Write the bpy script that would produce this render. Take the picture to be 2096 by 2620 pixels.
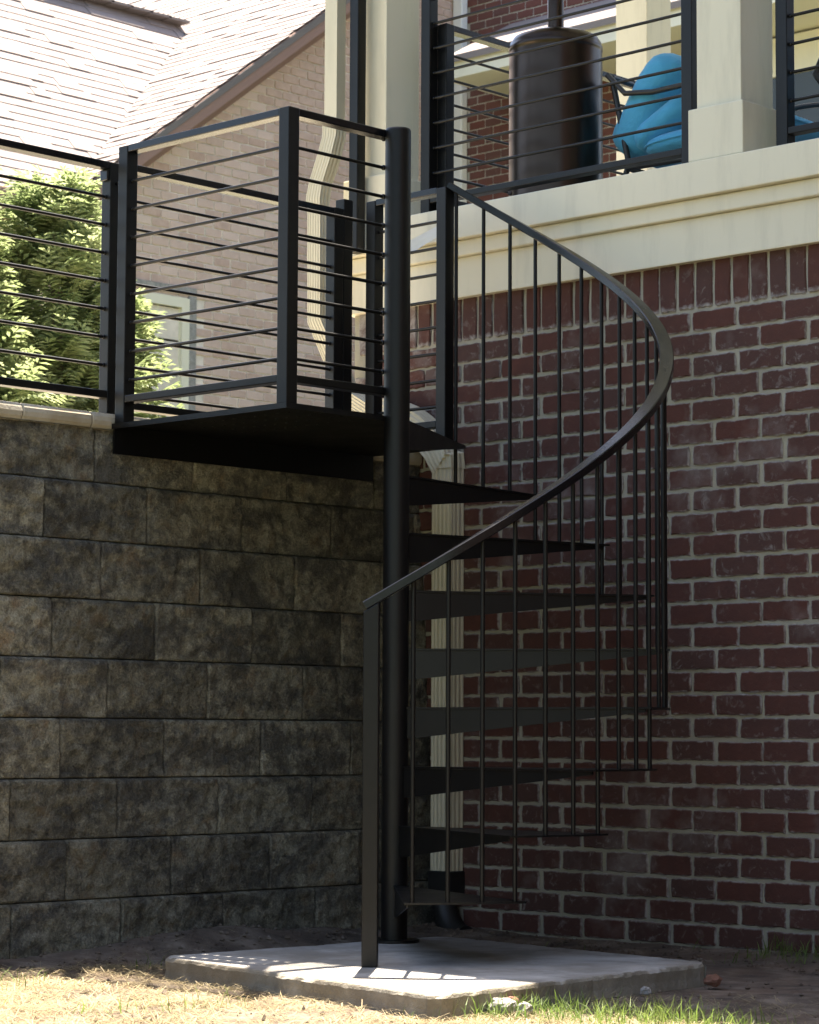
import bpy, bmesh, math, random
from mathutils import Vector, Matrix, noise
R = math.radians
random.seed(11)
for o in list(bpy.data.objects): bpy.data.objects.remove(o)
scene = bpy.context.scene
COL = scene.collection

# ------------------------------------------------------------------ camera
yaw, pitch, roll = 0.75939, 0.08796, 0.00469
cam_loc = Vector((6.7435, -7.26405, 0.62471))
fwd = Vector((-math.sin(yaw)*math.cos(pitch), math.cos(yaw)*math.cos(pitch), math.sin(pitch)))
rgt0 = Vector((math.cos(yaw), math.sin(yaw), 0)); up0 = rgt0.cross(fwd)
rgt = rgt0*math.cos(roll) + up0*math.sin(roll); upv = up0*math.cos(roll) - rgt0*math.sin(roll)
cd = bpy.data.cameras.new('camera'); cam = bpy.data.objects.new('camera', cd); COL.objects.link(cam)
cam.matrix_world = Matrix(((rgt.x, upv.x, -fwd.x, cam_loc.x), (rgt.y, upv.y, -fwd.y, cam_loc.y), (rgt.z, upv.z, -fwd.z, cam_loc.z), (0, 0, 0, 1)))
cd.sensor_fit = 'VERTICAL'; cd.sensor_height = 36.0; cd.lens = 6468.2/2620*36.0
cd.clip_start = 0.1; cd.clip_end = 400
cd.dof.use_dof = True; cd.dof.focus_distance = 8.3; cd.dof.aperture_fstop = 11
scene.camera = cam
# ------------------------------------------------------------------ world, sun, exposure
SUN_EL, SUN_AZ = 72.6, -50.0          # elevation, heading the light travels towards (degrees from +X)
w = bpy.data.worlds.new('World'); scene.world = w; w.use_nodes = True
nt = w.node_tree; bg = nt.nodes['Background']
sky = nt.nodes.new('ShaderNodeTexSky'); sky.sky_type = 'NISHITA'; sky.sun_disc = False
sky.sun_elevation = R(SUN_EL); sky.sun_rotation = R(-40); sky.altitude = 200; sky.air_density = 1.0; sky.dust_density = 1.5; sky.ozone_density = 1.0
nt.links.new(sky.outputs[0], bg.inputs[0]); bg.inputs[1].default_value = 0.085
sl = bpy.data.lights.new('sun', 'SUN'); sl.energy = 5.0; sl.angle = R(0.53); sl.color = (1.0, 0.955, 0.88)
so = bpy.data.objects.new('sun', sl); COL.objects.link(so); so.location = (-8, 10, 30)
ldir = Vector((math.cos(R(SUN_AZ))*math.cos(R(SUN_EL)), math.sin(R(SUN_AZ))*math.cos(R(SUN_EL)), -math.sin(R(SUN_EL))))
so.rotation_euler = ldir.to_track_quat('-Z', 'Y').to_euler()
scene.render.engine = 'CYCLES'
scene.cycles.max_bounces = 6; scene.cycles.diffuse_bounces = 4; scene.cycles.glossy_bounces = 3; scene.cycles.transparent_max_bounces = 8
vs = scene.view_settings; vs.view_transform = 'Standard'; vs.look = 'None'; vs.gamma = 1; vs.use_curve_mapping = False
vs.exposure = 2.52
vs.use_white_balance = True; vs.white_balance_temperature = 7350; vs.white_balance_tint = 12

# ------------------------------------------------------------------ helpers
class MB:
    def __init__(s): s.v = []; s.f = []; s.sm = []
    def add(s, vs, fs, smooth=False):
        n = len(s.v); s.v += [tuple(a) for a in vs]; s.f += [tuple(i+n for i in f) for f in fs]; s.sm += [smooth]*len(fs); return s
    def box(s, x0, x1, y0, y1, z0, z1):
        return s.add([(x0,y0,z0),(x1,y0,z0),(x1,y1,z0),(x0,y1,z0),(x0,y0,z1),(x1,y0,z1),(x1,y1,z1),(x0,y1,z1)],
                     [(0,3,2,1),(4,5,6,7),(0,1,5,4),(1,2,6,5),(2,3,7,6),(3,0,4,7)])
    def obox(s, c, ax, ay, az):
        c = Vector(c); P = []
        for k in (-1,1):
            for (i,j) in ((-1,-1),(1,-1),(1,1),(-1,1)): P.append(c+ax*i+ay*j+az*k)
        return s.add(P, [(0,3,2,1),(4,5,6,7),(0,1,5,4),(1,2,6,5),(2,3,7,6),(3,0,4,7)])
    def bar(s, a, b, wd, ht):                                   # rectangular bar a->b, ht measured upwards
        a = Vector(a); b = Vector(b); d = b-a; L = d.length; d.normalize()
        ref = Vector((0,0,1)) if abs(d.z) < .95 else Vector((1,0,0))
        sx = d.cross(ref).normalized(); sz = sx.cross(d).normalized()
        return s.obox((a+b)/2, d*(L/2), sx*(wd/2), sz*(ht/2))
    def tube(s, pts, r, n=10, cap=True):
        pts = [Vector(q) for q in pts]; rings = []; rr = r if isinstance(r, (list, tuple)) else [r]*len(pts)
        px = None
        for i, q in enumerate(pts):
            d = (pts[min(i+1, len(pts)-1)]-pts[max(i-1, 0)]).normalized()
            if px is None:
                ref = Vector((0,0,1)) if abs(d.z) < .9 else Vector((1,0,0)); px = d.cross(ref).normalized()
            else:
                px = (px-d*px.dot(d)).normalized()
            py = d.cross(px)
            rings.append([q+(px*math.cos(2*math.pi*k/n)+py*math.sin(2*math.pi*k/n))*rr[i] for k in range(n)])
        V = [q for g in rings for q in g]; F = []
        for i in range(len(pts)-1):
            for k in range(n):
                F.append((i*n+k, i*n+(k+1) % n, (i+1)*n+(k+1) % n, (i+1)*n+k))
        s.add(V, F, True)
        if cap:
            m = (len(pts)-1)*n
            s.add(rings[0], [tuple(range(n))[::-1]]); s.add(rings[-1], [tuple(range(n))])
        return s
    def sweep(s, secs, closed_ends=True, smooth=True):          # list of rings with equal point counts
        n = len(secs[0]); V = [q for g in secs for q in g]; F = []
        for i in range(len(secs)-1):
            for k in range(n): F.append((i*n+k, i*n+(k+1) % n, (i+1)*n+(k+1) % n, (i+1)*n+k))
        s.add(V, F, smooth)
        if closed_ends: s.add(secs[0], [tuple(range(n))[::-1]]); s.add(secs[-1], [tuple(range(n))])
        return s
    def lathe(s, prof, cx, cy, n=32, smooth=True):
        secs = [[(cx+r*math.cos(2*math.pi*k/n), cy+r*math.sin(2*math.pi*k/n), z) for k in range(n)] for r, z in prof]
        return s.sweep(secs, True, smooth)
    def mesh(s, name, mat):
        m = bpy.data.meshes.new(name); m.from_pydata(s.v, [], s.f)
        m.polygons.foreach_set('use_smooth', s.sm); m.update()
        bm = bmesh.new(); bm.from_mesh(m); bmesh.ops.recalc_face_normals(bm, faces=bm.faces[:]); bm.to_mesh(m); bm.free()
        if mat: m.materials.append(mat)
        return m
    def build(s, name, mat, parent=None, bevel=0, seg=2):
        return link(name, s.mesh(name, mat), parent, bevel, seg)
def link(name, me, parent=None, bevel=0, seg=2, world=True):
    o = bpy.data.objects.new(name, me); COL.objects.link(o)
    if parent:
        o.parent = parent
        if world: o.location = -wloc(parent)
    if bevel:
        b = o.modifiers.new('bevel', 'BEVEL'); b.width = bevel; b.segments = seg; b.limit_method = 'ANGLE'; b.angle_limit = R(40)
    return o
def wloc(o):
    l = o.location.copy()
    while o.parent: o = o.parent; l += o.location
    return l
def tag(o, label=None, cat=None, group=None, kind=None):
    if label: o['label'] = label
    if cat: o['category'] = cat
    if group: o['group'] = group
    if kind: o['kind'] = kind
    return o
def thing(name, loc, label, cat, group=None):
    e = bpy.data.objects.new(name, None); COL.objects.link(e); e.location = loc; e.empty_display_size = .2
    return tag(e, label, cat, group)

# ------------------------------------------------------------------ materials
def mat(name):
    m = bpy.data.materials.new(name); m.use_nodes = True; t = m.node_tree
    return m, t, t.nodes['Principled BSDF']
def N(t, typ, **kw):
    n = t.nodes.new(typ)
    for k, v in kw.items(): setattr(n, k, v)
    return n
def ramp(t, fac, stops):
    r = N(t, 'ShaderNodeValToRGB'); e = r.color_ramp.elements
    while len(e) < len(stops): e.new(.5)
    for i, (p, c) in enumerate(stops): e[i].position = p; e[i].color = (*c, 1) if len(c) == 3 else c
    t.links.new(fac, r.inputs[0]); return r.outputs[0]
def tex(t, scale, detail=4, rough=.55, vec=None, dist=0):
    n = N(t, 'ShaderNodeTexNoise'); n.inputs['Scale'].default_value = scale; n.inputs['Detail'].default_value = detail
    n.inputs['Roughness'].default_value = rough; n.inputs['Distortion'].default_value = dist
    if vec is not None: t.links.new(vec, n.inputs['Vector'])
    return n.outputs[0]
def mixc(t, fac, a, b):
    n = N(t, 'ShaderNodeMix', data_type='RGBA')
    if isinstance(fac, float): n.inputs[0].default_value = fac
    else: t.links.new(fac, n.inputs[0])
    for i, q in ((6, a), (7, b)):
        if isinstance(q, tuple): n.inputs[i].default_value = (*q, 1)
        else: t.links.new(q, n.inputs[i])
    return n.outputs[2]
def mth(t, op, a, b=None, clamp=False):
    n = N(t, 'ShaderNodeMath', operation=op, use_clamp=clamp)
    for i, q in enumerate((a, b)):
        if q is None: continue
        if isinstance(q, (int, float)): n.inputs[i].default_value = q
        else: t.links.new(q, n.inputs[i])
    return n.outputs[0]
def bump(t, h, strength, dist=.01, prev=None):
    b = N(t, 'ShaderNodeBump'); b.inputs['Strength'].default_value = strength; b.inputs['Distance'].default_value = dist
    t.links.new(h, b.inputs['Height'])
    if prev: t.links.new(prev, b.inputs['Normal'])
    return b.outputs[0]
def wpos(t): return N(t, 'ShaderNodeNewGeometry').outputs['Position']
def objrand(t): return N(t, 'ShaderNodeObjectInfo').outputs['Random']

def mk_metal(name, col, rough, var=.12, spec=.5, dust=.012):
    m, t, b = mat(name); p = wpos(t)
    n1 = tex(t, 9, 5, .6, p); n2 = tex(t, 160, 3, .6, p)
    c = mixc(t, n1, tuple(x*(1-var*2) for x in col), tuple(x*(1+var*2) for x in col)); t.links.new(c, b.inputs['Base Color'])
    r = mth(t, 'MULTIPLY_ADD', n1, .22); t.nodes[-1].inputs[2].default_value = rough-.11
    t.links.new(r, b.inputs['Roughness']); b.inputs['Specular IOR Level'].default_value = spec
    fl = ramp(t, tex(t, 210, 2, .6, p), [(.70, (0, 0, 0)), (.76, (1, 1, 1))]); du = ramp(t, tex(t, 3.5, 5, .65, p), [(.50, (0, 0, 0)), (.80, (1, 1, 1))])
    c = mixc(t, mth(t, 'ADD', mth(t, 'MULTIPLY', fl, .06), mth(t, 'MULTIPLY', du, dust)), c, (.24, .22, .19)); t.links.new(c, b.inputs['Base Color'])
    t.links.new(bump(t, n2, .12, .001), b.inputs['Normal']); return m
M = {}
M['black'] = mk_metal('black_paint', (.0040, .0040, .0042), .42, spec=.32)
M['rail'] = mk_metal('black_gloss_paint', (.0032, .0035, .0050), .24, spec=.42, dust=.0)
def mk_bronze():
    m, t, b = mat('bronze_paint'); n = tex(t, 500, 2, .5, wpos(t)); b.inputs['Base Color'].default_value = (.060, .044, .036, 1); b.inputs['Metallic'].default_value = .9; b.inputs['Roughness'].default_value = .28
    t.links.new(bump(t, n, .15, .0008), b.inputs['Normal']); return m
M['bronze'] = mk_bronze()
M['plastic'] = mk_metal('black_plastic', (.012, .012, .012), .5)
M['darkmetal'] = mk_metal('dark_chair_metal', (.02, .018, .017), .4)

def mk_brick(name, base, base2, grey, mort, edge=.5, eff=.5, rnd=.35, axis='XZ'):
    m, t, b = mat(name); p = wpos(t); rd = objrand(t)
    # shift the noise for each piece
    off = N(t, 'ShaderNodeCombineXYZ'); t.links.new(mth(t, 'MULTIPLY', rd, 37.0), off.inputs[0]); t.links.new(mth(t, 'MULTIPLY', rd, 71.0), off.inputs[2])
    pv = N(t, 'ShaderNodeVectorMath', operation='ADD'); t.links.new(p, pv.inputs[0]); t.links.new(off.outputs[0], pv.inputs[1]); v = pv.outputs[0]
    n1 = tex(t, 14, 5, .6, v); n2 = tex(t, 60, 4, .65, v); n3 = tex(t, 22, 6, .7, v, .6)
    c = mixc(t, n1, base, base2)
    c = mixc(t, mth(t, 'MULTIPLY', rd, rnd), c, grey)
    # whitish bloom in uneven patches
    e = ramp(t, n3, [(.56, (0, 0, 0)), (.70, (1, 1, 1))])
    c = mixc(t, mth(t, 'MULTIPLY', e, mth(t, 'MULTIPLY', eff, rd)), c, mort)
    big = ramp(t, tex(t, 1.7, 5, .65, p), [(.56, (0, 0, 0)), (.72, (1, 1, 1))])
    c = mixc(t, mth(t, 'MULTIPLY', mth(t, 'MULTIPLY', big, n3), eff*1.3), c, mort)
    # smeared mortar along the edges
    g = N(t, 'ShaderNodeTexCoord').outputs['Generated']; sp = N(t, 'ShaderNodeSeparateXYZ'); t.links.new(g, sp.inputs[0])
    ia, ib = (0, 2) if axis == 'XZ' else (1, 2)
    da = mth(t, 'ABSOLUTE', mth(t, 'SUBTRACT', sp.outputs[ia], .5)); db = mth(t, 'ABSOLUTE', mth(t, 'SUBTRACT', sp.outputs[ib], .5))
    da = mth(t, 'MULTIPLY', mth(t, 'SUBTRACT', .5, da), 2.4); db = mth(t, 'SUBTRACT', .5, db)
    d = mth(t, 'MINIMUM', da, db); d = mth(t, 'ADD', d, mth(t, 'MULTIPLY', mth(t, 'SUBTRACT', n3, .5), .34))
    ed = ramp(t, d, [(.0, (1, 1, 1)), (.10, (0, 0, 0))])
    if edge: c = mixc(t, mth(t, 'MULTIPLY', ed, edge), c, mort)
    t.links.new(c, b.inputs['Base Color']); b.inputs['Roughness'].default_value = .88; b.inputs['Specular IOR Level'].default_value = .25
    t.links.new(bump(t, n2, .5, .004), b.inputs['Normal']); return m
MORT = (.37, .345, .28)
M['brick'] = mk_brick('dark_red_brick', (.125, .045, .033), (.064, .028, .023), (.066, .050, .046), (.34, .32, .30), .9, .58, .45)
M['tanbrick'] = mk_brick('tan_brick', (.60, .435, .365), (.34, .225, .18), (.66, .52, .455), (.74, .66, .585), .3, .25, .7, 'YZ')
M['farbrick'] = mk_brick('far_red_brick', (.17, .065, .05), (.12, .045, .038), (.10, .06, .055), (.5, .45, .4), .0, .1, .6)
def mk_wing():
    m, t, b = mat('wing_brick'); sp = N(t, 'ShaderNodeSeparateXYZ'); t.links.new(wpos(t), sp.inputs[0]); mp = N(t, 'ShaderNodeCombineXYZ')
    t.links.new(mth(t, 'ADD', sp.outputs[0], sp.outputs[1]), mp.inputs[0]); t.links.new(sp.outputs[2], mp.inputs[1])
    bt = N(t, 'ShaderNodeTexBrick'); t.links.new(mp.outputs[0], bt.inputs['Vector']); bt.inputs['Scale'].default_value = 1; bt.inputs['Brick Width'].default_value = .2032; bt.inputs['Row Height'].default_value = .0813; bt.inputs['Mortar Size'].default_value = .0055
    bt.inputs['Color1'].default_value = (.09, .037, .031, 1); bt.inputs['Color2'].default_value = (.06, .028, .025, 1); bt.inputs['Mortar'].default_value = (.36, .34, .29, 1)
    t.links.new(bt.outputs[0], b.inputs['Base Color']); b.inputs['Roughness'].default_value = .9; t.links.new(bump(t, bt.outputs[1], -.5, .006), b.inputs['Normal']); return m
M['wingbrick'] = mk_wing()
def mk_mortar(name, col, sc=30):
    m, t, b = mat(name); p = wpos(t); n1 = tex(t, 6, 5, .6, p); n2 = tex(t, sc*4, 4, .7, p); n3 = tex(t, 2.2, 3, .5, p)
    c = mixc(t, ramp(t, n1, [(.3, (0, 0, 0)), (.7, (1, 1, 1))]), tuple(x*.80 for x in col), tuple(x*1.1 for x in col))
    c = mixc(t, mth(t, 'MULTIPLY', ramp(t, n3, [(.45, (0, 0, 0)), (.65, (1, 1, 1))]), .35), c, (.29, .28, .17))
    t.links.new(c, b.inputs['Base Color']); b.inputs['Roughness'].default_value = .95
    t.links.new(bump(t, n2, .6, .004), b.inputs['Normal']); return m
M['mortar'] = mk_mortar('mortar', MORT)
M['tanmortar'] = mk_mortar('tan_mortar', (.72, .64, .56))
M['farmortar'] = mk_mortar('far_mortar', (.52, .48, .42))

def mk_block():
    m, t, b = mat('split_face_block'); p = wpos(t); rd = objrand(t)
    off = N(t, 'ShaderNodeCombineXYZ'); t.links.new(mth(t, 'MULTIPLY', rd, 23.0), off.inputs[0]); t.links.new(mth(t, 'MULTIPLY', rd, 57.0), off.inputs[1])
    pv = N(t, 'ShaderNodeVectorMath', operation='ADD'); t.links.new(p, pv.inputs[0]); t.links.new(off.outputs[0], pv.inputs[1]); v = pv.outputs[0]
    mp = N(t, 'ShaderNodeMapping'); mp.inputs['Scale'].default_value = (1, .8, 1.5); mp.inputs['Rotation'].default_value = (R(22), 0, 0); t.links.new(v, mp.inputs[0])
    big = tex(t, 4.5, 6, .62, mp.outputs[0], .5); mid = tex(t, 24, 6, .72, v); fine = tex(t, 130, 4, .75, v); fine2 = tex(t, 300, 2, .6, v)
    tan = mixc(t, ramp(t, mid, [(.35, (0, 0, 0)), (.65, (1, 1, 1))]), (.215, .196, .142), (.40, .375, .290))
    tan = mixc(t, ramp(t, tex(t, 11, 4, .6, v), [(.55, (0, 0, 0)), (.72, (1, 1, 1))]), tan, (.26, .185, .11))
    drk = mixc(t, mid, (.070, .066, .056), (.175, .165, .138))
    f = ramp(t, mth(t, 'ADD', big, mth(t, 'MULTIPLY', mth(t, 'SUBTRACT', mid, .5), .50)), [(.40, (1, 1, 1)), (.58, (0, 0, 0))])
    c = mixc(t, f, tan, drk)
    gr = N(t, 'ShaderNodeHueSaturation'); gv = mth(t, 'MULTIPLY_ADD', fine, 2.3); t.nodes[-1].inputs[2].default_value = -.15; gw = mth(t, 'MULTIPLY_ADD', rd, .55); t.nodes[-1].inputs[2].default_value = .68; t.links.new(mth(t, 'MULTIPLY', gv, gw), gr.inputs['Value']); t.links.new(c, gr.inputs['Color']); c = gr.outputs[0]
    c = mixc(t, mth(t, 'MULTIPLY', ramp(t, fine2, [(.64, (0, 0, 0)), (.72, (1, 1, 1))]), .5), c, (.46, .44, .38))
    t.links.new(c, b.inputs['Base Color']); b.inputs['Roughness'].default_value = .92; b.inputs['Specular IOR Level'].default_value = .3
    nb = bump(t, mid, 1.0, .022); t.links.new(bump(t, fine, 1.0, .010, nb), b.inputs['Normal']); return m
M['block'] = mk_block()
def mk_stone(name, a, bcol, sc=10, bs=.5, stain=None, rough=.9, rg_=(.3, .7)):
    m, t, b = mat(name); p = wpos(t); n1 = tex(t, sc, 6, .65, p, .3); n2 = tex(t, sc*12, 4, .7, p); n3 = tex(t, sc*.35, 4, .6, p)
    c = mixc(t, ramp(t, n1, [(rg_[0], (0, 0, 0)), (rg_[1], (1, 1, 1))]), a, bcol)
    if stain: c = mixc(t, mth(t, 'MULTIPLY', ramp(t, n3, [(.46, (0, 0, 0)), (.60, (1, 1, 1))]), .7), c, stain)
    c = mixc(t, mth(t, 'MULTIPLY', ramp(t, n2, [(.28, (1, 1, 1)), (.36, (0, 0, 0))]), .5), c, tuple(x*.35 for x in a))
    t.links.new(c, b.inputs['Base Color']); b.inputs['Roughness'].default_value = rough
    t.links.new(bump(t, n2, bs, .004), b.inputs['Normal']); return m
M['cap'] = mk_stone('cap_stone', (.36, .32, .245), (.47, .43, .35), 8, .4, (.30, .24, .15))
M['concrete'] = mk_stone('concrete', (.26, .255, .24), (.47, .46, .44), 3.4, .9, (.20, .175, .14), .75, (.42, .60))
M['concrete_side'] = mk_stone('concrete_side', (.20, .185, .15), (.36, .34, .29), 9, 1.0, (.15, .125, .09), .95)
M['rubble'] = mk_stone('rubble', (.20, .19, .18), (.36, .35, .33), 30, .8)
M['redstone'] = mk_stone('red_stone', (.16, .07, .045), (.25, .12, .08), 40, .8)
def mk_paint(name, col, dirt=.25, rough=.55, dcol=None):
    m, t, b = mat(name); p = wpos(t); mp = N(t, 'ShaderNodeMapping'); mp.inputs['Scale'].default_value = (7, 7, 1.2); t.links.new(p, mp.inputs[0])
    n1 = tex(t, 1.6, 6, .65, mp.outputs[0]); n2 = tex(t, 50, 3, .6, p)
    c = mixc(t, mth(t, 'MULTIPLY', ramp(t, n1, [(.5, (0, 0, 0)), (.8, (1, 1, 1))]), dirt), col, dcol or tuple(x*.68 for x in col))
    t.links.new(c, b.inputs['Base Color']); b.inputs['Roughness'].default_value = rough; b.inputs['Specular IOR Level'].default_value = .35
    t.links.new(bump(t, n2, .08, .002), b.inputs['Normal']); return m
M['cream'] = mk_paint('cream_paint', (.70, .65, .51), .55)
M['spout'] = mk_paint('pale_downspout_paint', (.56, .52, .40), .4, .45)
M['white'] = mk_paint('white_paint', (.72, .72, .70), .2)
M['brown'] = mk_paint('brown_trim_paint', (.25, .155, .125), .2)
M['fartrim'] = mk_paint('far_cream_trim', (.70, .67, .54), .15)
M['ceil'] = mk_paint('porch_ceiling_paint', (.58, .66, .74), .1)
def mk_shingle(name, a, bcol):
    m, t, b = mat(name); p = wpos(t); n1 = tex(t, 90, 3, .7, p); rd = objrand(t)
    c = mixc(t, mth(t, 'ADD', mth(t, 'MULTIPLY', rd, .7), mth(t, 'MULTIPLY', n1, .3)), a, bcol)
    t.links.new(c, b.inputs['Base Color']); b.inputs['Roughness'].default_value = .95; t.links.new(bump(t, n1, .5, .004), b.inputs['Normal']); return m
M['shingle'] = mk_shingle('shingle', (.185, .155, .148), (.265, .228, .218))
M['underlay'] = mk_shingle('roof_underlay', (.13, .115, .11), (.17, .15, .14))
def mk_cloth(name, col):
    m, t, b = mat(name); p = wpos(t); n1 = tex(t, 12, 4, .6, p); n2 = tex(t, 420, 2, .5, p)
    t.links.new(mixc(t, n1, tuple(x*.85 for x in col), tuple(x*1.12 for x in col)), b.inputs['Base Color']); b.inputs['Roughness'].default_value = .9
    b.inputs['Sheen Weight'].default_value = .2
    nb = bump(t, n1, .5, .02); t.links.new(bump(t, n2, .25, .001, nb), b.inputs['Normal']); return m
M['teal'] = mk_cloth('teal_cloth', (.065, .40, .66))
def mk_glass():
    m, t, b = mat('window_glass'); b.inputs['Base Color'].default_value = (.05, .06, .065, 1); b.inputs['Roughness'].default_value = .1; b.inputs['Specular IOR Level'].default_value = .3
    n = tex(t, 3, 2, .5, wpos(t)); t.links.new(bump(t, n, .05, .01), b.inputs['Normal']); return m
M['glass'] = mk_glass()
def mk_leaf(name, cols, trans=.45):
    m, t, b = mat(name); p = wpos(t); n1 = tex(t, 5, 3, .6, p); n2 = tex(t, 60, 2, .5, p)
    f = mth(t, 'ADD', mth(t, 'MULTIPLY', n1, .6), mth(t, 'MULTIPLY', n2, .4))
    c = ramp(t, f, [(.32, cols[0]), (.5, cols[1]), (.68, cols[2])]); t.links.new(c, b.inputs['Base Color']); b.inputs['Roughness'].default_value = .55
    b.inputs['Specular IOR Level'].default_value = .3
    tr = N(t, 'ShaderNodeBsdfTranslucent'); t.links.new(c, tr.inputs[0]); mx = N(t, 'ShaderNodeMixShader'); mx.inputs[0].default_value = trans
    t.links.new(b.outputs[0], mx.inputs[1]); t.links.new(tr.outputs[0], mx.inputs[2]); t.links.new(mx.outputs[0], t.nodes['Material Output'].inputs[0]); return m
M['leaf'] = mk_leaf('evergreen_leaf', [(.12, .175, .065), (.25, .31, .14), (.44, .475, .28)], .55)
M['leaf_dark'] = mk_leaf('wood_leaf', [(.03, .05, .018), (.05, .08, .027), (.075, .11, .04)], .3)
M['grass'] = mk_leaf('grass_blade', [(.07, .13, .03), (.13, .20, .045), (.24, .29, .08)])
M['straw'] = mk_leaf('dry_straw', [(.20, .155, .08), (.31, .25, .14), (.42, .355, .225)], .25)
M['bark'] = mk_stone('bark', (.10, .075, .055), (.17, .13, .10), 25, .9)
def mk_soil():
    m, t, b = mat('soil'); p = wpos(t); n1 = tex(t, 7, 6, .65, p); n2 = tex(t, 70, 5, .75, p); n3 = tex(t, 2.2, 4, .6, p)
    c = ramp(t, n1, [(.36, (.075, .055, .042)), (.52, (.14, .108, .084)), (.66, (.24, .195, .155))])
    c = mixc(t, mth(t, 'MULTIPLY', ramp(t, n3, [(.5, (0, 0, 0)), (.66, (1, 1, 1))]), .45), c, (.22, .135, .085))
    c = mixc(t, mth(t, 'MULTIPLY', ramp(t, n2, [(.62, (0, 0, 0)), (.72, (1, 1, 1))]), .5), c, (.34, .30, .25))
    t.links.new(c, b.inputs['Base Color']); b.inputs['Roughness'].default_value = .97
    t.links.new(bump(t, n2, .9, .012), b.inputs['Normal']); return m
M['soil'] = mk_soil()
def mk_lawn():
    m, t, b = mat('lawn'); p = wpos(t); n1 = tex(t, 1.4, 6, .7, p); n2 = tex(t, 40, 5, .7, p)
    c = ramp(t, mth(t, 'ADD', mth(t, 'MULTIPLY', n1, .6), mth(t, 'MULTIPLY', n2, .4)), [(.35, (.045, .065, .022)), (.5, (.075, .095, .034)), (.65, (.12, .115, .06))])
    t.links.new(c, b.inputs['Base Color']); b.inputs['Roughness'].default_value = .95; t.links.new(bump(t, n2, .8, .03), b.inputs['Normal']); return m
M['lawn'] = mk_lawn()

# ================================================================== SETTING
PADZ = -.065
def pad_inside(x, y, e=0.0):
    pts = PADP; s = True
    for i in range(4):
        a = pts[i]; b2 = pts[(i+1) % 4]
        cr = (b2[0]-a[0])*(y-a[1])-(b2[1]-a[1])*(x-a[0])
        if cr < -e: return False
    return True
PADP = [(.700, -2.022), (2.108, -2.280), (2.025, -.945), (.77, -.79)]
def ground_h(x, y):
    h = -.132 + .018*noise.noise((x*2.2, y*2.2, 3.1)) + .007*noise.noise((x*9, y*9, 7.7)) + .004*noise.noise((x*31, y*31, 1.7))
    h += .05*math.exp(-((x-.02)/.16)**2)*(.5+.5*noise.noise((y*3.1, 4.2, 0)))            # soil banked against the block wall
    h += .055*math.exp(-((x-.12)/.18)**2-((y+1.15)/.45)**2)                               # heap by the wall
    h += .016*math.exp(-(y/.22)**2)
    return h
gx0, gx1, gy0, gy1, st = -.3, 4.3, -4.6, .06, .034
nx = int((gx1-gx0)/st); ny = int((gy1-gy0)/st)
mb = MB(); V = []
for j in range(ny+1):
    for i in range(nx+1):
        x = gx0+(gx1-gx0)*i/nx; y = gy0+(gy1-gy0)*j/ny; V.append((x, y, ground_h(x, y)))
mb.add(V, [(j*(nx+1)+i, j*(nx+1)+i+1, (j+1)*(nx+1)+i+1, (j+1)*(nx+1)+i) for j in range(ny) for i in range(nx)], True)
# fold the far lawn into the same sheet: a skirt running to the horizon
ring = [(-.3, -4.6), (4.3, -4.6), (4.3, .06), (-.3, .06)]; far = [(-150, -150), (150, -150), (150, 150), (-150, 150)]
mb.add([(x, y, -.17) for x, y in ring]+[(x, y, -.35) for x, y in far], [(0, 1, 5, 4), (1, 2, 6, 5), (2, 3, 7, 6), (3, 0, 4, 7)])
g = mb.build('ground', M['soil']); g.data.materials.append(M['lawn'])
for pl in g.data.polygons[-4:]: pl.material_index = 1
tag(g, kind='structure')
mb = MB().box(-80, -.36, -80, 120, -.1, 1.672)
tag(mb.build('upper_yard', M['lawn']), kind='structure')

tag(MB().box(-3.1, -.365, -6, 9.0, 1.5, 1.684).build('patio', M['cap']), kind='structure')
# ================================================================== BRICK HOUSE
HOUSE = thing('brick_house', (1.2, 1.3, -.12), 'dark red brick house with a cream-trimmed raised porch on the right', 'house')
CH = .0813; ZB0 = 2.158
wall = MB().box(-.47, 4.84, .006, .30, -.4, 2.40).build('wall', M['mortar'], HOUSE)
# a few brick shapes that all bricks share: uneven outline, rounded edge
def brick_mesh(name, L, H, D, m, seed, ax='x', jit=.0032):
    rnd = random.Random(seed); out = []
    nl = 9; nh = 3
    pts = [(-L/2+L*i/nl, -H/2) for i in range(nl)]+[(L/2, -H/2+H*i/nh) for i in range(nh)]+[(L/2-L*i/nl, H/2) for i in range(nl)]+[(-L/2, H/2-H*i/nh) for i in range(nh)]
    pts = [(a+rnd.uniform(-jit, jit), b+rnd.uniform(-jit, jit)) for a, b in pts]
    cr = {0, nl, nl+nh, 2*nl+nh}
    pts = [(a*(.985 if i in cr else 1), b*(.95 if i in cr else 1)) for i, (a, b) in enumerate(pts)]
    def P(a, b, d): return (a, d, b) if ax == 'x' else (-d, a, b)
    r0 = [P(a, b, D) for a, b in pts]; r1 = [P(a, b, .003) for a, b in pts]
    r2 = [P(a*(1-2*.0035/L*1.4), b*(1-2*.0035/H*1.2), rnd.uniform(-.0015, .0)) for a, b in pts]
    q = MB().sweep([r0, r1, r2], False, False); q.add(r2, [tuple(range(len(pts)))]); return q.mesh(name, m)
BL, BH = .1925, .0705
BV = [brick_mesh('brick', BL, BH, .03, M['brick'], k) for k in range(10)]
SV = [brick_mesh('soldier_brick', .0705, .205, .03, M['brick'], 40+k) for k in range(6)]
rb = random.Random(5); extra = []
cnt = 0
def put(name, meshes, x, y, z, parent, sx=1, sz=1, rot=0):
    o = link(name, rb.choice(meshes), parent, world=False)
    pl = wloc(parent); o.location = (x-pl.x, y-pl.y, z-pl.z); o.scale = (sx, 1, sz); o.rotation_euler = (0, rot, 0); return o
rest = []
XJ0 = 1.2442
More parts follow.
